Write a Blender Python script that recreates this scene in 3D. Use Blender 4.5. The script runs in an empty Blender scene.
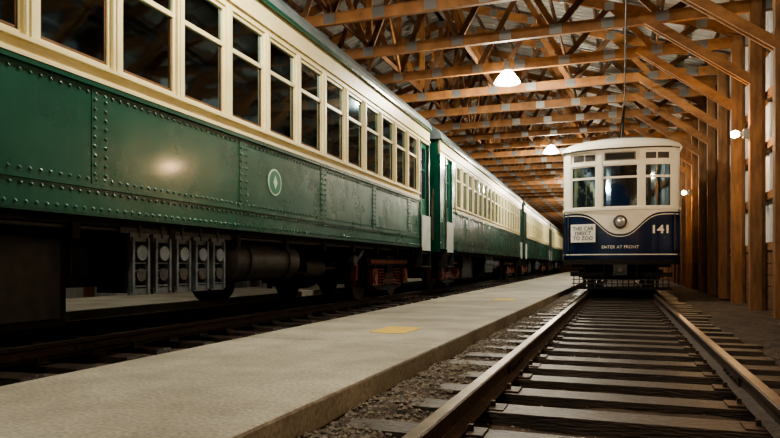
import bpy, bmesh, math, random
from mathutils import Vector, Matrix, noise as mnoise
random.seed(7)
S=bpy.context.scene
COL=S.collection
PHI=math.radians(1.52)

# ---------------------------------------------------------------- materials
def mat(name,c1,c2=None,scale=4,rough=.6,metal=0,bump=0,stretch=(1,1,1),detail=6,rvar=0,bscale=None,spec=.5,coat=0,lo=.35,hi=.65):
    m=bpy.data.materials.new(name); m.use_nodes=True
    nt=m.node_tree; b=nt.nodes['Principled BSDF']
    b.inputs['Roughness'].default_value=rough; b.inputs['Metallic'].default_value=metal
    b.inputs['Specular IOR Level'].default_value=spec
    b.inputs['Coat Weight'].default_value=coat; b.inputs['Coat Roughness'].default_value=.12
    b.inputs['Base Color'].default_value=(*c1,1)
    if c2 or bump or rvar:
        tc=nt.nodes.new('ShaderNodeTexCoord'); mp=nt.nodes.new('ShaderNodeMapping'); mp.inputs['Scale'].default_value=stretch
        nt.links.new(tc.outputs['Object'],mp.inputs[0])
        n=nt.nodes.new('ShaderNodeTexNoise'); n.inputs['Scale'].default_value=scale; n.inputs['Detail'].default_value=detail; n.inputs['Roughness'].default_value=.6
        nt.links.new(mp.outputs[0],n.inputs['Vector'])
        if c2:
            r=nt.nodes.new('ShaderNodeValToRGB'); r.color_ramp.elements[0].position=lo; r.color_ramp.elements[1].position=hi
            r.color_ramp.elements[0].color=(*c1,1); r.color_ramp.elements[1].color=(*c2,1)
            nt.links.new(n.outputs[0],r.inputs[0]); nt.links.new(r.outputs[0],b.inputs['Base Color'])
        if rvar:
            mr=nt.nodes.new('ShaderNodeMapRange'); mr.inputs['To Min'].default_value=max(0.02,rough-rvar); mr.inputs['To Max'].default_value=rough+rvar
            nt.links.new(n.outputs[0],mr.inputs[0]); nt.links.new(mr.outputs[0],b.inputs['Roughness'])
        if bump:
            n2=nt.nodes.new('ShaderNodeTexNoise'); n2.inputs['Scale'].default_value=bscale or scale*3; n2.inputs['Detail'].default_value=4
            nt.links.new(mp.outputs[0],n2.inputs['Vector'])
            bp=nt.nodes.new('ShaderNodeBump'); bp.inputs['Strength'].default_value=bump; bp.inputs['Distance'].default_value=.02
            nt.links.new(n2.outputs[0],bp.inputs['Height']); nt.links.new(bp.outputs[0],b.inputs['Normal'])
    return m
def emis(name,c,s):
    m=bpy.data.materials.new(name); m.use_nodes=True; b=m.node_tree.nodes['Principled BSDF']
    b.inputs['Emission Color'].default_value=(*c,1); b.inputs['Emission Strength'].default_value=s; b.inputs['Base Color'].default_value=(*c,1)
    return m
def glassmat(name,tint,refl=.25):
    m=bpy.data.materials.new(name); m.use_nodes=True; nt=m.node_tree; nt.nodes.clear()
    o=nt.nodes.new('ShaderNodeOutputMaterial'); mx=nt.nodes.new('ShaderNodeMixShader'); t=nt.nodes.new('ShaderNodeBsdfTransparent'); g=nt.nodes.new('ShaderNodeBsdfGlossy')
    t.inputs[0].default_value=(*tint,1); g.inputs['Roughness'].default_value=.05; g.inputs[0].default_value=(.58,.82,1,1)
    fr=nt.nodes.new('ShaderNodeFresnel'); fr.inputs[0].default_value=1.5
    tc=nt.nodes.new('ShaderNodeTexCoord'); n=nt.nodes.new('ShaderNodeTexNoise'); n.inputs['Scale'].default_value=2.5
    bp=nt.nodes.new('ShaderNodeBump'); bp.inputs['Strength'].default_value=.10; bp.inputs['Distance'].default_value=.02
    nt.links.new(tc.outputs['Object'],n.inputs['Vector']); nt.links.new(n.outputs[0],bp.inputs['Height']); nt.links.new(bp.outputs[0],g.inputs['Normal'])
    ma=nt.nodes.new('ShaderNodeMath'); ma.operation='ADD'; ma.inputs[1].default_value=refl; ma.use_clamp=True
    nt.links.new(fr.outputs[0],ma.inputs[0]); nt.links.new(ma.outputs[0],mx.inputs[0]); nt.links.new(t.outputs[0],mx.inputs[1]); nt.links.new(g.outputs[0],mx.inputs[2]); nt.links.new(mx.outputs[0],o.inputs[0])
    return m
GREEN=mat('green_paint',(.0035,.062,.040),(.006,.080,.052),scale=1.5,rough=.28,bump=.35,bscale=3,rvar=.06,coat=.4)
GREEND=mat('green_paint_dark',(.004,.045,.030),rough=.3,bump=.2,scale=4)
CREAM=mat('cream_paint',(.72,.63,.35),(.80,.72,.44),scale=3,rough=.4)
ROOFG=mat('roof_grey',(.10,.13,.14),(.16,.19,.20),scale=3,rough=.5)
BLACK=mat('underframe_black',(.006,.0055,.005),(.018,.014,.012),scale=6,rough=.7,bump=.3,spec=.3)
DGREY=mat('equipment_grey',(.020,.020,.020),(.045,.040,.036),scale=7,rough=.55,bump=.3)
LGREY=mat('grid_grey',(.055,.068,.075),(.11,.125,.135),scale=9,rough=.5)
RUST=mat('rust_red',(.11,.03,.018),(.22,.07,.04),scale=8,rough=.7,bump=.4)
STEEL=mat('wheel_steel',(.07,.05,.04),(.14,.11,.09),scale=6,rough=.5,metal=.5)
GLASS=glassmat('window_glass',(.35,.42,.5),.18)
SHADE=mat('window_shade',(.30,.25,.14),rough=.8)
SEAT=mat('seat_cloth',(.05,.09,.14),rough=.8)
INTER=mat('interior_panel',(.20,.2,.19),rough=.7)
BOARD=mat('grey_board',(.38,.43,.40),(.46,.5,.47),scale=3,rough=.5)
EMBL=mat('emblem_light',(.50,.66,.50),rough=.4)
EMBG=mat('emblem_green',(.01,.16,.09),rough=.35)
WOOD=mat('timber',(.20,.088,.031),(.37,.175,.066),scale=3,rough=.6,bump=.3,detail=8)
WOODP=mat('timber_post_wood',(.14,.066,.028),(.28,.14,.058),scale=3,rough=.7,bump=.3,detail=8,stretch=(3,3,.6))
WOODD=mat('timber_old',(.08,.038,.018),(.17,.082,.035),scale=3,rough=.75,bump=.4)
PLATE=mat('gusset_plate',(.33,.34,.34),rough=.35,metal=.7)
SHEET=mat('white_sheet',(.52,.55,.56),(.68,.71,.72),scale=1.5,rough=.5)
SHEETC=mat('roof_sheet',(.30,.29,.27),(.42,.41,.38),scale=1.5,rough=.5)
TIE=mat('tie_wood',(.010,.008,.007),(.065,.045,.032),scale=3,rough=.40,bump=.9,stretch=(1,7,7),detail=9,bscale=12,rvar=.15)
RAILS=mat('rail_side',(.025,.016,.011),(.07,.04,.024),scale=9,rough=.55,bump=.4,metal=.3)
RAILT=mat('rail_top',(.15,.12,.09),(.28,.23,.18),scale=6,rough=.30,metal=.8)
DIRT=mat('dirt',(.020,.014,.010),(.085,.056,.037),scale=5,rough=.95,bump=1,detail=12,bscale=30)
STONE=mat('gravel_stone',(.09,.076,.06),(.27,.24,.195),scale=14,rough=.9)
BLUE=mat('navy_paint',(.004,.012,.045),(.005,.016,.058),scale=2,rough=.2,coat=.4)
WHITE=mat('cream_white_paint',(.74,.72,.62),(.8,.78,.68),scale=2,rough=.35)
SIGNW=mat('sign_white',(.8,.8,.76),rough=.5)
LETB=mat('letter_black',(.01,.01,.01),rough=.6)
LETW=mat('letter_white',(.8,.78,.7),rough=.5)
YEL=mat('worn_yellow',(.46,.36,.13),(.70,.45,.05),scale=9,rough=.8,bump=.2)
WIRE=mat('copper_wire',(.02,.018,.016),rough=.5,metal=.3)
LAMPM=mat('lamp_metal',(.35,.36,.36),rough=.4,metal=.6)
GREENL=mat('door_green',(.015,.11,.078),(.022,.14,.095),scale=2,rough=.3)
LENS=mat('headlight_lens',(.55,.57,.58),rough=.15,metal=.5)

# concrete
CONC=mat('concrete',(.235,.22,.175),(.43,.405,.335),scale=1.1,rough=.75,bump=.35,detail=10,bscale=28,rvar=.1)
nt=CONC.node_tree; b=nt.nodes['Principled BSDF']
src=b.inputs['Base Color'].links[0].from_socket
tc=[n for n in nt.nodes if n.type=='TEX_COORD'][0]
n3=nt.nodes.new('ShaderNodeTexNoise'); n3.inputs['Scale'].default_value=45; n3.inputs['Detail'].default_value=5
nt.links.new(tc.outputs['Object'],n3.inputs['Vector'])
mr=nt.nodes.new('ShaderNodeMapRange'); mr.inputs['From Min'].default_value=.3; mr.inputs['From Max'].default_value=.7; mr.inputs['To Min'].default_value=.66; mr.inputs['To Max'].default_value=1.15
nt.links.new(n3.outputs[0],mr.inputs[0])
mm=nt.nodes.new('ShaderNodeVectorMath'); mm.operation='SCALE'
nt.links.new(src,mm.inputs[0]); nt.links.new(mr.outputs[0],mm.inputs['Scale']); nt.links.new(mm.outputs[0],b.inputs['Base Color'])

# glowing prismatic lamp reflector
m=bpy.data.materials.new('prismatic_reflector'); m.use_nodes=True; nt=m.node_tree; nt.nodes.clear()
o=nt.nodes.new('ShaderNodeOutputMaterial'); mx=nt.nodes.new('ShaderNodeMixShader'); t=nt.nodes.new('ShaderNodeBsdfTransparent'); g=nt.nodes.new('ShaderNodeBsdfTranslucent')
ad=nt.nodes.new('ShaderNodeAddShader'); em=nt.nodes.new('ShaderNodeEmission'); em.inputs[0].default_value=(1,.96,.86,1); em.inputs[1].default_value=4
mx.inputs[0].default_value=.5; g.inputs[0].default_value=(.9,.9,.85,1)
nt.links.new(t.outputs[0],mx.inputs[1]); nt.links.new(g.outputs[0],mx.inputs[2]); nt.links.new(mx.outputs[0],ad.inputs[0]); nt.links.new(em.outputs[0],ad.inputs[1]); nt.links.new(ad.outputs[0],o.inputs[0])
REFL=m
BULB=emis('bulb_glow',(1,.97,.88),120)
BULBW=emis('bulb_warm',(1,.66,.32),120)

# ---------------------------------------------------------------- mesh builder
class MB:
    def __init__(s): s.v=[];s.f=[];s.m=[];s.sm=[];s.mats=[]
    def add(s,vs,fs,mt,smooth=False):
        if mt not in s.mats: s.mats.append(mt)
        k=s.mats.index(mt); o=len(s.v); s.v+= [tuple(v) for v in vs]
        for f in fs: s.f.append([i+o for i in f]); s.m.append(k); s.sm.append(smooth)
    def box(s,x0,x1,y0,y1,z0,z1,mt):
        x0,x1=min(x0,x1),max(x0,x1)
        vs=[(x,y,z) for z in (z0,z1) for y in (y0,y1) for x in (x0,x1)]
        s.add(vs,[(0,2,3,1),(4,5,7,6),(0,1,5,4),(2,6,7,3),(0,4,6,2),(1,3,7,5)],mt)
    def beam(s,p,q,w,h,mt,up=(0,1,0)):
        p=Vector(p);q=Vector(q);d=(q-p).normalized();u=Vector(up);a=u-d*u.dot(d)
        if a.length<1e-4: a=Vector((1,0,0))-d*d.x
        a.normalize(); c=d.cross(a)
        vs=[]
        for e in (p,q):
            for i,j in ((-1,-1),(1,-1),(1,1),(-1,1)): vs.append(e+a*w/2*i+c*h/2*j)
        s.add(vs,[(3,2,1,0),(4,5,6,7),(0,1,5,4),(1,2,6,5),(2,3,7,6),(3,0,4,7)],mt)
    def cyl(s,p,q,r,mt,n=16,r2=None,smooth=True):
        p=Vector(p);q=Vector(q);d=(q-p).normalized();a=d.orthogonal().normalized();c=d.cross(a); r2=r if r2 is None else r2
        vs=[]
        for e,rr in((p,r),(q,r2)):
            for i in range(n):
                t=2*math.pi*i/n; vs.append(e+(a*math.cos(t)+c*math.sin(t))*rr)
        s.add(vs,[(i,(i+1)%n,n+(i+1)%n,n+i) for i in range(n)],mt,smooth)
        s.add(vs,[tuple(range(n-1,-1,-1)),tuple(range(n,2*n))],mt,False)
    def lathe(s,prof,c,mt,n=24,ax='z'):
        vs=[]
        for r,h in prof:
            for i in range(n):
                t=2*math.pi*i/n
                if ax=='z': vs.append((c[0]+r*math.cos(t),c[1]+r*math.sin(t),c[2]+h))
                elif ax=='y': vs.append((c[0]+r*math.cos(t),c[1]+h,c[2]+r*math.sin(t)))
                else: vs.append((c[0]+h,c[1]+r*math.cos(t),c[2]+r*math.sin(t)))
        fs=[]
        for k in range(len(prof)-1):
            for i in range(n): fs.append((k*n+i,k*n+(i+1)%n,(k+1)*n+(i+1)%n,(k+1)*n+i))
        s.add(vs,fs,mt,True)
    def extr(s,prof,y0,y1,mt,smooth=False):
        n=len(prof); vs=[(x,y0,z) for x,z in prof]+[(x,y1,z) for x,z in prof]
        s.add(vs,[(i,(i+1)%n,n+(i+1)%n,n+i) for i in range(n)],mt,smooth)
        s.add(vs,[tuple(range(n-1,-1,-1)),tuple(range(n,2*n))],mt)
    def mesh(s,name):
        me=bpy.data.meshes.new(name); me.from_pydata(s.v,[],s.f)
        for mt in s.mats: me.materials.append(mt)
        me.polygons.foreach_set('material_index',s.m); me.polygons.foreach_set('use_smooth',s.sm)
        bm=bmesh.new(); bm.from_mesh(me); bmesh.ops.recalc_face_normals(bm,faces=bm.faces); bm.to_mesh(me); bm.free()
        return me
    def obj(s,name,loc=(0,0,0),rz=0,parent=None,bevel=0):
        ob=bpy.data.objects.new(name,s.mesh(name)); COL.objects.link(ob); ob.location=loc; ob.rotation_euler=(0,0,rz)
        if parent: ob.parent=parent
        if bevel:
            bv=ob.modifiers.new('bevel','BEVEL'); bv.width=bevel; bv.segments=2; bv.limit_method='ANGLE'
        return ob
def T(x,y):  # train frame -> world
    return (x*math.cos(PHI)-y*math.sin(PHI), x*math.sin(PHI)+y*math.cos(PHI))

# ---------------------------------------------------------------- ground
def gz(x,y):
    z=-.205+.028*mnoise.noise(Vector((x*1.3,y*1.3,0)))+.018*mnoise.noise(Vector((x*5,y*5,3)))
    if x>1.2: z+=.07*min(1,(x-1.2)/.3)
    if -1.8<x<-.6: z+=.055*min(1,max(0,(-.75-x)/.4))
    return z
fl=MB()
vs=[];nx,ny=130,240
for j in range(ny+1):
    for i in range(nx+1):
        x=-14+17.2*i/nx; y=-9+92*(j/ny)**1.6
        vs.append((x,y,gz(x,y)))
fs=[(j*(nx+1)+i,j*(nx+1)+i+1,(j+1)*(nx+1)+i+1,(j+1)*(nx+1)+i) for j in range(ny) for i in range(nx)]
fl.add(vs,fs,DIRT,True); FLOOR=fl.obj('floor')

# gravel
gr=MB()
def stone(x,y,z,r):
    vs=[]
    for a in range(5):
        t=a*1.257+random.random()*.6; vs.append((x+r*math.cos(t)*random.uniform(.7,1.2),y+r*math.sin(t)*random.uniform(.7,1.2),z+r*random.uniform(-.2,.2)))
    vs.append((x+random.uniform(-.3,.3)*r,y,z+r*.75)); vs.append((x,y,z-r*.5))
    gr.add(vs,[(i,(i+1)%5,5) for i in range(5)]+[((i+1)%5,i,6) for i in range(5)],STONE)
for k in range(6500):
    y=1.5+random.random()**1.6*16; x=-1.385+random.random()**1.4*.62; r=random.uniform(.006,.020)
    stone(x,y,gz(x,y)+random.uniform(.0,.014),r)
for k in range(1500):
    y=1.5+random.random()**1.5*12; x=random.uniform(-.7,2.1)
    stone(x,y,gz(x,y)+.006,random.uniform(.005,.015))
gr.obj('gravel',parent=FLOOR)

# ---------------------------------------------------------------- tracks
def track(name,y0,y1,loc,rz):
    t=MB(); y=y0+.1
    while y<y1:
        a=random.uniform(-.02,.02); w=random.uniform(.19,.25); l=random.uniform(-.08,.10); dz=random.uniform(-.015,.0)
        vs=[(-1.28+l,y,-.32),(1.28+l,y+a,-.32),(1.28+l,y+w+a,-.32),(-1.28+l,y+w,-.32)]
        vs+=[(p[0],p[1],-.138+dz) for p in vs]
        t.add(vs,[(3,2,1,0),(4,5,6,7),(0,1,5,4),(1,2,6,5),(2,3,7,6),(3,0,4,7)],TIE)
        for sx in(-1,1):
            c=sx*.753
            t.box(c-.16,c+.16,y+.03,y+w-.03,-.146,-.131,RAILS)
            for o in(-.09,.09): t.box(c+o-.012,c+o+.012,y+w/2-.012,y+w/2+.012,-.132,-.10,RAILS)
        y+=.56+random.uniform(-.035,.035)
    for sx in(-1,1):
        c=sx*.753
        prof=[(-.07,-.135),(.07,-.135),(.07,-.125),(.012,-.108),(.010,-.045),(.038,-.035),(.038,-.008),(.030,-.003),(-.030,-.003),(-.038,-.008),(-.038,-.035),(-.010,-.045),(-.012,-.108),(-.07,-.125)]
        t.extr([(c+x,z) for x,z in prof],y0,y1,RAILS)
        t.box(c-.029,c+.029,y0,y1,-.004,0,RAILT)
        for jy in (4.9,16,28):
            t.box(c-.03,c+.03,jy-.3,jy+.3,-.105,-.05,RAILS)
            for k in range(4): t.cyl((c-.045,jy-.22+k*.147,-.078),(c+.045,jy-.22+k*.147,-.078),.012,RAILS,8)
    return t.obj(name,loc,rz,bevel=0.006)
track('railway_track',.6,75,(0,0,0),0)
track('railway_track',-6,75,(*T(-5.26,0),0),PHI)

# ---------------------------------------------------------------- platforms
pf=MB(); y=-7.
def xl(y): return (-3.16-y*math.sin(PHI))/math.cos(PHI)
while y<70:
    y2=y+6.1; g=.003
    vs=[(xl(y),y+g,-.32),(-1.41,y+g,-.32),(-1.41,y2-g,-.32),(xl(y2),y2-g,-.32)]
    vs+=[(p[0],p[1],random.uniform(-.004,0)) for p in vs]
    pf.add(vs,[(3,2,1,0),(4,5,6,7),(0,1,5,4),(1,2,6,5),(2,3,7,6),(3,0,4,7)],CONC)
    y=y2
P=pf.obj('platform',bevel=.018)
p2=MB(); p2.box(-10.2,-7.35,-6,74,-.32,0,CONC); p2.obj('platform',(0,0,0),PHI*.9,bevel=.01)
for k,(x,y) in enumerate([(-2.16,6.23),(-2.1,12.4)]):
    q=MB(); pts=[]
    n=48
    for i in range(n):
        t=2*math.pi*(i+.5)/n; r=1/max(abs(math.cos(t)),abs(math.sin(t)))
        pts.append((x+.19*r*math.cos(t)+random.uniform(-.006,.006),y+.32*r*math.sin(t)+random.uniform(-.01,.01),.0035))
    low=[(a,b_,-.0065) for a,b_,c in pts]
    q.add(pts+low,[tuple(range(n))]+[(i,(i+1)%n,n+(i+1)%n,n+i) for i in range(n)],YEL); q.obj('painted_floor_mark')

# ---------------------------------------------------------------- building
EZ=5.35; RX=-5.2; RZ=8.1; XR=2.62; XL=-13.2
ty=[13.1+2*k for k in range(-10,32)]
tr=MB()
tr.box(XL,XR,-.045,.045,EZ-.11,EZ+.11,WOOD)
tr.beam((XR+.1,0,EZ+.12),(RX,0,RZ),.08,.2,WOOD); tr.beam((XL-.1,0,EZ+.12),(RX,0,RZ),.08,.2,WOOD)
def topz(x): return EZ+.12+(RZ-EZ-.12)*(1-abs(x-RX)/(XR+.1-RX))
nb=[XR-.1,.75,-1.2,-3.2,RX,-7.2,-9.2,-11.2,XL+.1]
for i in range(len(nb)-1):
    xm=(nb[i]+nb[i+1])/2
    tr.beam((nb[i],.0,EZ),(xm,.0,topz(xm)),.05,.12,WOOD); tr.beam((xm,-.0,topz(xm)),(nb[i+1],0,EZ),.05,.12,WOODD)
    for x in (nb[i],xm):
        tr.box(x-.12,x+.12,-.052,.052,EZ-.09,EZ+.1,PLATE)
        tr.box(x-.1,x+.1,-.045,.045,topz(x)-.1,topz(x)+.08,PLATE)
tr.beam((RX,0,EZ),(RX,0,RZ),.05,.14,WOOD)
for dy in(-.07,.07):   # knee braces
    tr.beam((2.3,dy,3.95),(.35,dy,EZ+.05),.04,.15,WOOD)
me=tr.mesh('roof_truss')
for y in ty:
    o=bpy.data.objects.new('roof_truss',me); COL.objects.link(o); o.location=(0,y,0)
po=MB(); po.box(2.2,2.39,-.095,.095,-.35,EZ+.1,WOODP); po.box(2.39,2.45,-.07,.07,-.35,EZ+.1,WOODD)
me=po.mesh('timber_post')
pl=MB(); pl.box(XL+.02,XL+.2,-.095,.095,-.35,EZ+.1,WOODD); mel=pl.mesh('timber_column')
for y in ty:
    o=bpy.data.objects.new('timber_post',me); COL.objects.link(o); o.location=(0,y,0)
for y in ty[::2]:
    o=bpy.data.objects.new('timber_column',mel); COL.objects.link(o); o.location=(0,y,0)
# longitudinal bracing and purlins
lb=MB(); Y0,Y1=-7.5,76
for x in nb[1:-1]:
    lb.box(x-.02,x+.02,Y0,Y1,EZ+.11,EZ+.22,WOODD)
for i,y in enumerate(ty[:-1]):
    for x in (-5.2,):
        zt=topz(x)-.1
        if i%2: lb.beam((x+.05,y,EZ+.1),(x+.05,y+2,zt),.04,.12,WOOD,up=(1,0,0))
        else: lb.beam((x+.05,y,zt),(x+.05,y+2,EZ+.1),.04,.12,WOOD,up=(1,0,0))
lb.obj('roof_bracing')
pu=MB(); n=13
for sx in(0,1):
    for k in range(n):
        f=k/(n-1); x=(XR+.1)*(1-f)+RX*f if sx==0 else (XL-.1)*(1-f)+RX*f
        z=topz(x)+.155; pu.box(x-.025,x+.025,Y0,Y1,z-.05,z+.05,WOODD)
pu.obj('roof_purlins')
def corr(mb,fn,y0,y1,mt,per=.23):
    vs=[];y=y0
    ys=[]
    while y<y1:
        ys+= [(y,0),(y+per*.4,0),(y+per*.5,1),(y+per*.9,1)]; y+=per
    for y,h in ys:
        a,b_=fn(h); vs+=[(a[0],y,a[1]),(b_[0],y,b_[1])]
    mb.add(vs,[(2*i,2*i+2,2*i+3,2*i+1) for i in range(len(ys)-1)],mt)
ce=MB()
dz=.215
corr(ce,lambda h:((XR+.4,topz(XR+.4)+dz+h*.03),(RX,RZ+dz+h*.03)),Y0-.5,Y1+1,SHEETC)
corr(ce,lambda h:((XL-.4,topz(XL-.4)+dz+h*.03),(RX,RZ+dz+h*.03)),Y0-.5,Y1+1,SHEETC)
ce.obj('ceiling')
wr=MB()
corr(wr,lambda h:((2.56+h*.03,-.3),(2.56+h*.03,EZ+.35)),Y0,Y1,SHEET,.3)
for z in(1.0,1.9,2.8,3.7,4.6): wr.box(2.46,2.555,Y0,Y1,z-.07,z+.07,WOODP)
for k,z in enumerate((-.3,-.1,.1,.3,.5,.7)): wr.box(2.46,2.55,Y0,Y1,z,z+.19,WOODD)
wr.obj('wall_right')
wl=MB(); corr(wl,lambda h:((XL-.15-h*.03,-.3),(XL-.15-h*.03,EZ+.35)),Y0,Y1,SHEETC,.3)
for z in(1.0,1.9,2.8,3.7,4.6): wl.box(XL-.13,XL-.05,Y0,Y1,z-.07,z+.07,WOODD)
wl.obj('wall_left')
wb=MB(); wb.extr([(XL-.2,-.3),(XR+.1,-.3),(XR+.1,EZ+.3),(RX,RZ+.3),(XL-.2,EZ+.3)],Y1,Y1+.1,WOODD); wb.obj('wall_back')

# ---------------------------------------------------------------- railcars
W=2.8
WZ0,WZ1,WM=2.28,3.49,3.06
def truck(m,yc,rust=True):
    for dy in(-1,1):
        for x in(-.65,-2.15):
            o=-1 if x>-1.4 else 1
            m.cyl((x-.05,yc+dy,.43),(x+.05,yc+dy,.43),.43,STEEL,28)
            m.cyl((x+o*.05,yc+dy,.43),(x+o*.075,yc+dy,.43),.455,STEEL,28)
            m.cyl((x-o*.055,yc+dy,.43),(x-o*.13,yc+dy,.43),.12,BLACK,14)
        m.cyl((-.35,yc+dy,.43),(-2.45,yc+dy,.43),.07,BLACK)
        for x in(-.36,-2.44):
            m.box(x-.1,x+.1,yc+dy-.14,yc+dy+.14,.28,.6,RUST if rust else DGREY)
            m.cyl((x-.12,yc+dy,.43),(x+.12,yc+dy,.43),.1,RUST,12)
            m.box(x-.04,x+.04,yc+dy-.22,yc+dy-.16,.2,.82,BLACK); m.box(x-.04,x+.04,yc+dy+.16,yc+dy+.22,.2,.82,BLACK)
    for x in(-.36,-2.44):
        m.box(x-.05,x+.05,yc-1.35,yc+1.35,.66,.8,BLACK)
        m.box(x+.051,x+.08,yc-1.2,yc+1.2,.70,.77,RUST)
        m.beam((x,yc-1.2,.32),(x,yc-.5,.2),.08,.08,BLACK,up=(1,0,0)); m.beam((x,yc+1.2,.32),(x,yc+.5,.2),.08,.08,BLACK,up=(1,0,0)); m.box(x-.04,x+.04,yc-.55,yc+.55,.16,.25,BLACK)
        for d in(-.62,-.42,.42,.62):
            for k in range(6): m.cyl((x,yc+d,.27+k*.06),(x,yc+d,.30+k*.06),.08,RUST if rust else DGREY,12)
        for k in range(5): m.box(x-.06,x+.06,yc-.42+.05*k,yc+.42-.05*k,.30+k*.045,.335+k*.045,RUST if k%2 else DGREY)
    m.box(-2.5,-.3,yc-.18,yc+.18,.5,.85,BLACK)
    for dy in(-1.52,1.52):
        m.beam((-.5,yc+dy,.3),(-.5,yc+dy*.97,.72),.1,.12,RUST,up=(1,0,0)); m.cyl((-.4,yc+dy,.35),(-2.4,yc+dy,.35),.035,BLACK,8)
def railcar(y0,nwin,va,vb,detail,emblem=None,equip=True,riv=.09):
    m=MB(); p=.85; L=nwin*p+va+vb
    for side in(0,1):
        X=(lambda o:o) if side==0 else (lambda o:-W-o)
        def B(o0,o1,ya,yb,z0,z1,mt): m.box(X(o0),X(o1),ya,yb,z0,z1,mt)
        ya,yb=va,L-vb
        B(-.04,0,ya,yb,1.30,2.14,GREEN); B(-.04,.012,ya,yb,1.08,1.30,GREEN); B(0,.03,ya,yb,1.285,1.315,GREEN); B(-.05,.03,ya,yb,1.06,1.085,GREEND)
        B(-.04,.03,ya,yb,2.10,2.14,GREEN)
        B(-.06,.012,ya,yb,2.14,WZ0-.03,CREAM); B(-.06,.05,ya,yb,WZ0-.03,WZ0,CREAM); B(-.04,.035,ya,yb,2.14,2.165,CREAM)
        B(-.06,.0,0,L,WZ1,3.85,CREAM); B(-.04,.025,0,L,3.56,3.585,CREAM); B(-.04,.05,0,L,3.82,3.87,GREEN)
        for k in range(nwin+1):
            y=ya+k*p; B(-.06,.01,y-.055,y+.055,WZ0,WZ1,CREAM); B(.01,.022,y-.022,y+.022,WZ0,WZ1,CREAM)
        for k in range(nwin):
            a=ya+k*p+.055; c=a+p-.11
            for (q,r_) in((a,a+.035),(c-.035,c)): B(-.055,-.02,q,r_,WZ0,WZ1,CREAM)
            for z in(WZ0,WZ1-.045,WM-.02): B(-.055,-.018,a,c,z,z+.045,CREAM)
            for (q,r_) in((a+.035,a+.055),(c-.055,c-.035)): B(-.05,-.035,q,r_,WZ0+.04,WM-.02,WOODD)
            B(-.05,-.035,a+.035,c-.035,WZ0+.045,WZ0+.075,WOODD)
            B(-.048,-.044,a+.03,c-.03,WZ0+.03,WZ1-.03,GLASS)
            if side==0 or k%2:
                h=random.choice([0,0,.25,.4,.42]) 
                if h: B(-.085,-.08,a,c,WZ1-h,WZ1,SHADE)
        # vestibules
        for (q,r_) in((0,va),(L-vb,L)):
            w=r_-q; d0=q+w/2-.36; d1=d0+.72
            B(-.05,.0,q,d0,1.08,WZ1,GREEN); B(-.05,.0,d1,r_,1.08,WZ1,GREEN)
            B(-.09,-.05,d0,d1,1.0,2.2,GREENL); B(-.09,-.05,d0,d0+.1,2.2,WZ1,GREENL); B(-.09,-.05,d1-.1,d1,2.2,WZ1,GREENL); B(-.09,-.05,d0,d1,WZ1-.12,WZ1,GREENL)
            B(-.075,-.07,d0+.1,d1-.1,2.2,WZ1-.12,GLASS); B(-.085,-.055,d0,d1,2.85,2.89,GREENL)
            B(-.05,.02,d0-.02,d0+.02,1.0,WZ1,GREEND); B(-.05,.02,d1-.02,d1+.02,1.0,WZ1,GREEND)
            B(-.35,.02,d0,d1,.93,.97,BLACK); B(-.2,.05,d0,d1,.62,.65,BLACK); B(-.2,.05,d0-.02,d0,.62,1.08,BLACK); B(-.2,.05,d1,d1+.02,.62,1.08,BLACK)
            e=d1+.12 if q>1 else d0-.12
            m.cyl((X(.05),e,1.35),(X(.05),e,2.3),.015,STEEL,8)
            if side==0:
                c=(q+r_)/2
                B(.03,.05,c-.36,c+.36,1.0,1.80,BOARD)
        # seams & rivets
        if side==0 or detail:
            def rivet(y,z,o):
                r=.017; vs=[]
                for i in range(6):
                    t=i*math.pi/3; vs.append((X(o),y+r*math.cos(t),z+r*math.sin(t)))
                for i in range(6):
                    t=i*math.pi/3; vs.append((X(o+.012),y+r*.6*math.cos(t),z+r*.6*math.sin(t)))
                m.add(vs,[(i,(i+1)%6,6+(i+1)%6,6+i) for i in range(6)]+[(6,7,8,9,10,11)],GREEN,True)
            if side==0 or riv<.1:
                y=ya+.04
                while y<yb:
                    rivet(y,2.05,0); rivet(y,1.36,0); rivet(y,1.25,.012); rivet(y+riv/2,1.12,.012); y+=riv
                y=ya+1.35
                ks=[]
                while y<yb: ks.append(y); y+=2.2
                for y in ks:
                    B(0,.006,y-.09,y+.09,1.32,2.10,GREEN)
                    for s in(-.06,.06):
                        z=1.40
                        while z<2.04: rivet(y+s,z,.006); z+=.075
    # roof
    prof=[(.05,3.86),(.03,3.96),(-.06,4.10),(-.25,4.24),(-.55,4.34),(-1.0,4.40),(-1.4,4.42)]
    prof=prof+[(-W-x,z) for x,z in prof[-2::-1]]
    m.extr(prof,-.05,L+.05,ROOFG)
    for k in range(int(L/1.7)):
        m.cyl((-.75,1+k*1.7,4.3),(-.75,1+k*1.7,4.52),.12,ROOFG,12); m.cyl((-W+.75,1+k*1.7,4.3),(-W+.75,1+k*1.7,4.52),.12,ROOFG,12)
    m.box(-1.75,-1.05,.8,L-.8,4.45,4.49,WOODD)
    # ends
    for y,s in((0,1),(L,-1)):
        a,b_=sorted((y,y+s*.05))
        m.box(-W+.02,-1.85,a,b_,1.0,3.86,GREEN); m.box(-.95,-.02,a,b_,1.0,3.86,GREEN); m.box(-1.85,-.95,a,b_,3.4,3.86,GREEN)
        a2,b2=sorted((y+s*.02,y+s*.06)); m.box(-1.85,-.95,a2,b2,1.0,2.2,GREEND); m.box(-1.85,-.95,a2+.01,b2-.02,2.2,3.4,GLASS)
        a3,b3=sorted((y,y-s*.28))
        m.box(-1.98,-1.86,a3,b3,1.0,3.5,BLACK); m.box(-.94,-.82,a3,b3,1.0,3.5,BLACK); m.box(-1.98,-.82,a3,b3,3.4,3.55,BLACK)
        m.box(-2.3,-.5,min(y,y-s*.12),max(y,y-s*.12),.9,1.1,BLACK)
        m.box(-1.5,-1.3,min(y,y-s*.5),max(y,y-s*.5),.72,.92,RUST)
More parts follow.
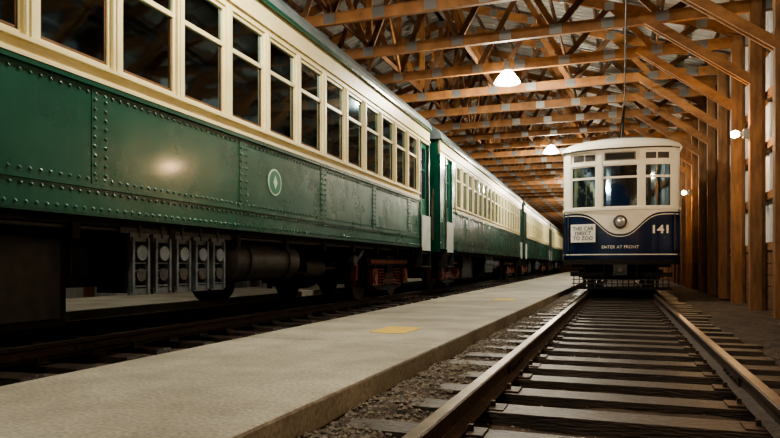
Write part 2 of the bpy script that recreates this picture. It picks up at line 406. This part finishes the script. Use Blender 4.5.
        for x in(-.18,-W+.18): m.cyl((x,y-s*.06,1.3),(x,y-s*.06,2.6),.018,STEEL,8)
    # interior
    m.box(-W+.05,-.05,.06,L-.06,1.18,1.24,INTER); m.box(-W+.07,-.07,.06,L-.06,3.62,3.65,INTER)
    for k in range(nwin):
        y=va+k*p+.4
        for x in(-.6,-2.2): m.box(x-.42,x+.42,y,y+.1,1.3,2.42,SEAT); m.box(x-.42,x+.42,y-.4,y,1.55,1.72,SEAT)
    for y in(va,L-vb):
        m.box(-W+.07,-1.85,y-.02,y+.02,1.24,3.62,INTER); m.box(-.95,-.07,y-.02,y+.02,1.24,3.62,INTER)
    # underframe
    m.box(-W+.12,-.10,.1,L-.1,1.0,1.08,BLACK); m.box(-1.65,-1.15,.1,L-.1,.8,1.02,BLACK)
    for k in range(int(L/1.2)): m.box(-W+.1,-.08,.5+k*1.2,.58+k*1.2,.88,1.02,BLACK)
    ta,tb=2.3,L-2.1
    truck(m,ta); truck(m,tb)
    for x in(-.5,-2.3):
        m.cyl((x,ta+1.3,.95),(x,ta+3.2,.55),.02,BLACK,8); m.cyl((x,ta+3.2,.55),(x,tb-3.2,.55),.02,BLACK,8); m.cyl((x,tb-3.2,.55),(x,tb-1.3,.95),.02,BLACK,8)
    if equip is True:
        eq(m,0,L)
    if emblem is not None:
        y,z=emblem
        m.cyl((.0,y,z),(.007,y,z),.165,EMBL,40,smooth=False); m.cyl((.0,y,z),(.010,y,z),.145,EMBG,40,smooth=False)
        m.add([(.013,y,z+.09),(.013,y+.055,z),(.013,y,z-.09),(.013,y-.055,z)],[(0,1,2,3)],EMBL)
    return m,L
def eq(m,off,L):
    y=7.15
    for k in range(5):
        a=y+k*.31
        m.box(-.45,-.12,a,a+.27,.42,.92,BLACK)
        m.box(-.12,-.09,a+.01,a+.26,.88,.96,LGREY); m.box(-.12,-.09,a+.01,a+.26,.40,.46,LGREY)
        m.box(-.12,-.07,a+.02,a+.05,.42,.92,LGREY); m.box(-.12,-.07,a+.22,a+.25,.42,.92,LGREY)
        m.cyl((-.12,a+.135,.78),(-.06,a+.135,.78),.07,LGREY,16); m.cyl((-.12,a+.135,.58),(-.07,a+.135,.58),.06,DGREY,16)
        for j in range(6): m.box(-.11,-.085,a+.06,a+.21,.47+j*.07,.485+j*.07,LGREY)
        m.cyl((-.1,a+.135,.92),(-.1,a+.135,1.06),.02,DGREY,8)
    m.box(-.3,-.1,y-.1,y+1.65,.95,1.0,DGREY)
    # air tank
    m.cyl((-.38,9.0,.72),(-.38,10.6,.72),.25,DGREY,28)
    m.lathe([(.25,0),(.2,-.07),(.1,-.11),(.001,-.12)],(-.38,9.0,.72),DGREY,28,'y'); m.lathe([(.25,0),(.2,.07),(.1,.11),(.001,.12)],(-.38,10.6,.72),DGREY,28,'y')
    for yy in(9.3,10.3): 
        m.cyl((-.38,yy-.02,.72),(-.38,yy+.02,.72),.262,BLACK,28); m.box(-.40,-.36,yy-.03,yy+.03,.9,1.05,BLACK)
    # compressor and control boxes
    m.box(-1.3,-.5,5.2,6.85,.15,.95,BLACK); m.box(-.5,-.46,5.3,5.95,.22,.9,DGREY); m.box(-.5,-.46,6.05,6.75,.22,.9,DGREY)
    m.box(-.9,-.2,3.5,4.9,.25,.95,BLACK)
    for j in range(8): m.box(-.2,-.16,3.55+j*.17,3.62+j*.17,.28,.92,DGREY)
    for j in range(6): m.box(-.62,-.5,6.9+j*.035,6.92+j*.035,.5,.92,DGREY)
    m.cyl((-1.0,9.6,.4),(-1.0,10.0,.4),.2,BLACK,20)
    m.box(-1.9,-1.0,7.2,8.6,.45,1.0,BLACK); m.box(-1.9,-1.1,10.2,12.2,.5,1.0,BLACK)
    m.cyl((-.6,11.5,.62),(-.6,12.2,.62),.15,DGREY,20); m.cyl((-.6,12.2,.62),(-.6,12.9,.62),.03,STEEL,8)
    m.beam((-.25,12.95,.7),(-.25,13.4,.95),.05,.07,LGREY,up=(1,0,0)); m.cyl((-.3,12.9,.75),(-.2,12.9,.75),.09,LGREY,14)
    m.cyl((-.15,2.5,.98),(-.15,L-2.5,.98),.022,DGREY,8)
specs=[(-2.5,18,.95,.95,True,(9.63,1.70)),(15.75,17,1.85,.95,False,None),(34.2,18,.95,.95,False,None),(52.4,18,.95,.95,False,None)]
for i,(y0,n,va,vb,d,em) in enumerate(specs):
    m,L=railcar(y0,n,va,vb,d,em,True,.09 if i==0 else .2)
    x,y=T(-3.86,y0); m.obj('railcar',(x,y,0),PHI)

# ---------------------------------------------------------------- streetcar
SW=1.28; SB=.42
def fy(x):
    u=min(1,abs(x)/SW); return SB*(1-math.sqrt(max(0,1-u**2.4)))
st=MB()
def fp(x0,x1,z0,z1,out,th,mt,n=16,mb=None):
    mb=mb or st
    f0=z0 if callable(z0) else (lambda x:z0); f1=z1 if callable(z1) else (lambda x:z1)
    vs=[]
    for i in range(n+1):
        t=i/n
        if x0<=-SW+.001 and x1>=SW-.001: x=SW*math.sin((t-.5)*math.pi)
        else: x=x0+(x1-x0)*t
        yo=fy(x)-out; yi=yo+th
        vs+=[(x,yo,f0(x)),(x,yo,f1(x)),(x,yi,f1(x)),(x,yi,f0(x))]
    fs=[]
    for i in range(n):
        a=4*i;b_=a+4
        for j in range(4): fs.append((a+j,a+(j+1)%4,b_+(j+1)%4,b_+j))
    fs+=[(0,1,2,3),(4*n+3,4*n+2,4*n+1,4*n)]
    mb.add(vs,fs,mt,False)
LEN=13.0; RB=3.34
fp(-SW,SW,.72,1.95,0,.04,BLUE,40)
bell=lambda x:1.88-.50*math.exp(-(abs(x)/.52)**2.6)
bell2=lambda x:bell(x)-.045
fp(-1.275,1.275,bell,1.95,.006,.006,WHITE,60)
fp(-1.275,1.275,lambda x:bell2(x)-.018,bell2,.006,.006,WHITE,60)
fp(-1.275,1.275,.90,.925,.006,.006,WHITE,40)
fp(-SW,SW,1.93,1.99,.03,.06,WHITE,40)
fp(-SW,SW,.68,.80,.05,.1,BLACK,40); fp(-SW,SW,.84,.88,.03,.05,BLUE,40)
# window frames
fp(-SW,-1.10,1.95,RB,0,.05,WHITE,6); fp(1.10,SW,1.95,RB,0,.05,WHITE,6)
for x0,x1 in((-.51,-.40),(.40,.51)): fp(x0,x1,1.95,RB,0.01,.06,WHITE,4)
fp(-SW,SW,3.28,RB,.02,.06,WHITE,40); fp(-SW,SW,2.98,3.06,.0,.05,WHITE,40)
for x0,x1 in((-1.1,-.51),(-.40,.40),(.51,1.1)):
    fp(x0,x1,1.98,3.0,-.04,.008,GLASS,8)
    fp(x0,x1,3.06,3.28,-.03,.02,WHITE,6)
    fp(x0,x0+.035,1.98,3.0,-.015,.03,WHITE,2); fp(x1-.035,x1,1.98,3.0,-.015,.03,WHITE,2)
    fp(x0,x1,1.98,2.02,-.015,.03,WHITE,6); fp(x0,x1,2.66,2.71,-.015,.03,WHITE,6); fp(x0,x1,2.95,3.0,-.015,.03,WHITE,6)
for x0,x1 in((-1.04,-.80),(-.77,-.55),(.55,.77),(.80,1.04)): fp(x0,x1,3.09,3.23,-.02,.01,DGREY,4)
fp(-.34,.34,3.07,3.26,-.02,.03,INTER,4); fp(-.31,.31,3.095,3.235,-.012,.01,LETB,4)
fp(-.02,.02,2.02,2.5,-.10,.02,LETB,2)
# sides
for sx in(-1,1):
    def SBx(o0,o1,ya,yb,z0,z1,mt): st.box(sx*(SW+o0),sx*(SW+o1),ya,yb,z0,z1,mt)
    SBx(-.04,0,SB,LEN-SB,.72,1.95,BLUE); SBx(-.05,.02,SB,LEN-SB,1.93,1.99,WHITE); SBx(-.04,0,SB,LEN-SB,3.0,RB,WHITE); SBx(0,.005,SB,LEN-SB,.9,.925,WHITE)
    n=13; pw=(LEN-2*SB)/n
    for k in range(n+1): SBx(-.04,0,max(SB,SB+k*pw-.05),min(LEN-SB,SB+k*pw+.05),1.95,3.2,WHITE)
    for k in range(n): 
        a=SB+k*pw; SBx(-.03,-.025,a+.04,a+pw-.04,1.98,3.0,GLASS); SBx(-.035,-.015,a,a+pw,2.66,2.7,WHITE)
st.box(-SW,SW,LEN-SB-.04,LEN-SB,.72,RB,BLUE)
# interior
st.box(-SW+.05,SW-.05,SB,LEN-SB-.05,.85,.9,INTER)
for k in range(12):
    for x in(-.75,.75): st.box(x-.4,x+.4,2+k*.8,2.1+k*.8,.95,1.95,SEAT)
st.box(-.5,-.2,.55,.75,.9,1.9,DGREY)
for x0,x1 in((-1.2,-.42),(.42,1.2)): st.box(x0,x1,1.6,1.64,.9,3.2,INTER)
# roof dome
nz=9;na=28
def outline(w,b_,y0,y1):
    pts=[]
    for i in range(na+1):
        a=(i/na-.5)*math.pi; pts.append((w*math.sin(a),y0+b_*(1-math.cos(a))))
    for i in range(na+1):
        a=(.5-i/na)*math.pi; pts.append((w*math.sin(a),y1-b_*(1-math.cos(a))))
    return pts
vs=[];NP=2*(na+1)
for k in range(nz+1):
    t=k/nz*math.pi/2; s=math.cos(t)**.95 if k<nz else .02
    z=RB+.36*math.sin(t)
    for (x,y) in outline((SW+.05)*s+.0,(SB)*(.3+.7*s),-.06+(1-s)*1.1,LEN+.05-(1-s)*1.1): vs.append((x,y,z))
fs=[(k*NP+i,k*NP+(i+1)%NP,(k+1)*NP+(i+1)%NP,(k+1)*NP+i) for k in range(nz) for i in range(NP)]
st.add(vs,fs,WHITE,True)
vs=[(x,y,RB) for x,y in outline(SW+.05,SB,-.06,LEN+.05)]; st.add(vs,[tuple(range(NP))],WHITE)
fp(-SW-.0,SW,RB-.02,RB+.012,.062,.03,DGREY,40)
# clerestory deck
vs=[]
for k in range(5):
    s=[1,1,.93,.75,.02][k]; z=[3.50,3.66,3.74,3.79,3.81][k]
    for (x,y) in outline(.72*s,.35*s,.95+(1-s)*.4,LEN-.95-(1-s)*.4): vs.append((x,y,z))
st.add(vs,[(k*NP+i,k*NP+(i+1)%NP,(k+1)*NP+(i+1)%NP,(k+1)*NP+i) for k in range(4) for i in range(NP)],ROOFG,False)
# headlight
st.cyl((0,-.09,1.66),(0,.03,1.66),.15,BLUE,28); st.lathe([(.15,0),(.14,-.03),(.115,-.03),(.11,.0)],(0,-.09,1.66),STEEL,28,'y')
st.lathe([(.115,-.012),(.08,-.03),(.04,-.038),(.001,-.04)],(0,-.09,1.66),LENS,24,'y')
# sign
fp(-1.10,-.54,1.20,1.62,.03,.015,SIGNW,8)
for x in(-1.16,1.16): st.cyl((x,fy(x)-.04,1.0),(x,fy(x)-.04,1.85),.012,STEEL,8)
# underframe: wheels, lifeguard
for yc in(3.0,10.0):
    for dy in(-.85,.85):
        for x in(-.753,.753): st.cyl((x-.05,yc+dy,.36),(x+.05,yc+dy,.36),.36,STEEL,24)
        st.cyl((-.95,yc+dy,.36),(.95,yc+dy,.36),.06,BLACK,10)
    for x in(-.95,.95): st.box(x-.06,x+.06,yc-1.2,yc+1.2,.35,.55,BLACK)
    st.box(-.95,.95,yc-.2,yc+.2,.4,.7,BLACK)
st.box(-1.1,1.1,.5,LEN-.6,.62,.74,BLACK)
st.box(-.1,.1,-.22,.5,.5,.62,DGREY); st.box(-.15,.15,-.26,-.18,.44,.68,DGREY); st.cyl((0,-.2,.56),(0,-.34,.56),.05,STEEL,12)
st.box(-1.12,1.12,.32,.38,.40,.5,BLACK); st.box(-1.1,1.1,.28,.34,.1,.16,BLACK)
for k in range(18):
    x=-1.04+k*.1225; st.beam((x,.34,.45),(x,.30,.13),.02,.03,BLACK,up=(1,0,0))
for x in(-.8,.8): st.box(x-.03,x+.03,.3,.5,.1,.72,BLACK)
for z in(.22,.32): st.box(-1.08,1.08,.29,.32,z,z+.02,DGREY)
st.cyl((-.35,-.03,.66),(-.35,.05,.38),.03,BLACK,10); st.cyl((.35,-.03,.66),(.35,.05,.38),.03,BLACK,10)
# trolley pole
st.box(-.2,.2,6.6,7.4,3.78,3.92,BLACK)
st.cyl((0,7.0,3.9),(.10,2.4,4.89),.032,BLACK,8); st.cyl((.10,2.35,4.91),(.10,2.45,4.91),.05,STEEL,12)
st.cyl((.10,2.4,4.88),(-.02,.35,3.66),.016,BLACK,6)
SY=15.55
scar=st.obj('streetcar',(0,SY,0),0)
def text(s,x0,z0,size,mt,name,out=.012,bold=0,wx=1):
    c=bpy.data.curves.new(name,'FONT'); c.body=s; c.size=size; c.align_x='CENTER'; c.align_y='CENTER'; c.offset=bold; c.resolution_u=3
    o=bpy.data.objects.new(name+'_tmp',c); COL.objects.link(o); bpy.context.view_layer.update()
    me=bpy.data.meshes.new_from_object(o.evaluated_get(bpy.context.evaluated_depsgraph_get()))
    bpy.data.objects.remove(o)
    for v in me.vertices:
        x=x0+v.co.x*wx; z=z0+v.co.y; v.co=(x,fy(x)-out,z)
    me.materials.clear(); me.materials.append(mt)
    t=bpy.data.objects.new(name,me); COL.objects.link(t); t.parent=scar
text('141',.86,1.47,.25,LETW,'car_number',.006,.008,1.15)
text('THIS CAR',-.82,1.515,.13,LETB,'sign_text_1',.034,.001,.85)
text('DIRECT',-.82,1.405,.12,LETB,'sign_text_2',.034,.001,.9)
text('TO ZOO',-.82,1.29,.125,LETB,'sign_text_3',.034,.001,.9)
text('ENTER AT FRONT',.0,1.08,.10,LETW,'entry_text',.008,.0,1)

# overhead wire
w=MB(); w.cyl((.10,-7,4.98),(.10,75,4.98),.014,WIRE,6)
for y in ty[1::2]: w.cyl((.10,y,4.98),(.10,y,EZ-.1),.012,WIRE,6)
w.obj('trolley_wire')

# ---------------------------------------------------------------- lamps
def pendant(x,y,z,pw,top=EZ-.1):
    m=MB()
    m.lathe([(.07,.30),(.12,.26),(.2,.17),(.27,.07),(.31,0),(.30,0),(.26,.065),(.19,.16),(.1,.25)],(0,0,0),REFL,28)
    m.cyl((0,0,.28),(0,0,.50),.075,LAMPM,16); m.cyl((0,0,.5),(0,0,max(.52,top-z)),.02,LAMPM,8)
    m.lathe([(.001,-.05),(.06,-.03),(.10,.03),(.11,.09),(.08,.17),(.04,.25),(.03,.28)],(0,0,0),BULB,16)
    e=m.obj('pendant_lamp',(x,y,z))
    l=bpy.data.lights.new('lamp_light','POINT'); l.energy=pw; l.color=(1,.92,.74); l.shadow_soft_size=.10
    o=bpy.data.objects.new('lamp_light',l); COL.objects.link(o); o.parent=e; o.location=(0,0,-.17)
for y in(-4.9,5.1,15.1,25.1,35.1,45.1,57.1): pendant(-2.5,y,4.95,650)
for y in(9.1,29.1): pendant(-8.9,y,4.95,220)  # unseen far-aisle pendants, added to brighten the platform strip beneath the cars
for y in(3.1,13.1,23.1,31.1):
    m=MB(); m.box(.0,.1,-.06,.06,-.08,.08,LAMPM); m.cyl((0,0,0),(-.06,0,0),.04,LAMPM,12); m.lathe([(.001,-.15),(.045,-.14),(.07,-.09),(.05,-.03),(.03,0)],(-.05,0,0),BULBW,14,'x')
    e=m.obj('wall_lamp',(2.1,y,3.05))
    l=bpy.data.lights.new('bulb_light','POINT'); l.energy=80; l.color=(1,.62,.33); l.shadow_soft_size=.05
    o=bpy.data.objects.new('bulb_light',l); COL.objects.link(o); o.parent=e; o.location=(-.28,0,0)

wd=bpy.data.worlds.new('world'); S.world=wd; wd.use_nodes=True
wd.node_tree.nodes['Background'].inputs[0].default_value=(.5,.65,1,1); wd.node_tree.nodes['Background'].inputs[1].default_value=.10
S.view_settings.look='AgX - Medium High Contrast'

# ---------------------------------------------------------------- camera
c=bpy.data.cameras.new('camera'); co=bpy.data.objects.new('camera',c); COL.objects.link(co)
c.sensor_width=36; c.lens=640/780*36; c.shift_y=46/780; c.clip_end=300; c.clip_start=.05
co.location=(0.02,0,.67); co.rotation_euler=(math.pi/2,0,math.radians(19.85))
S.camera=co
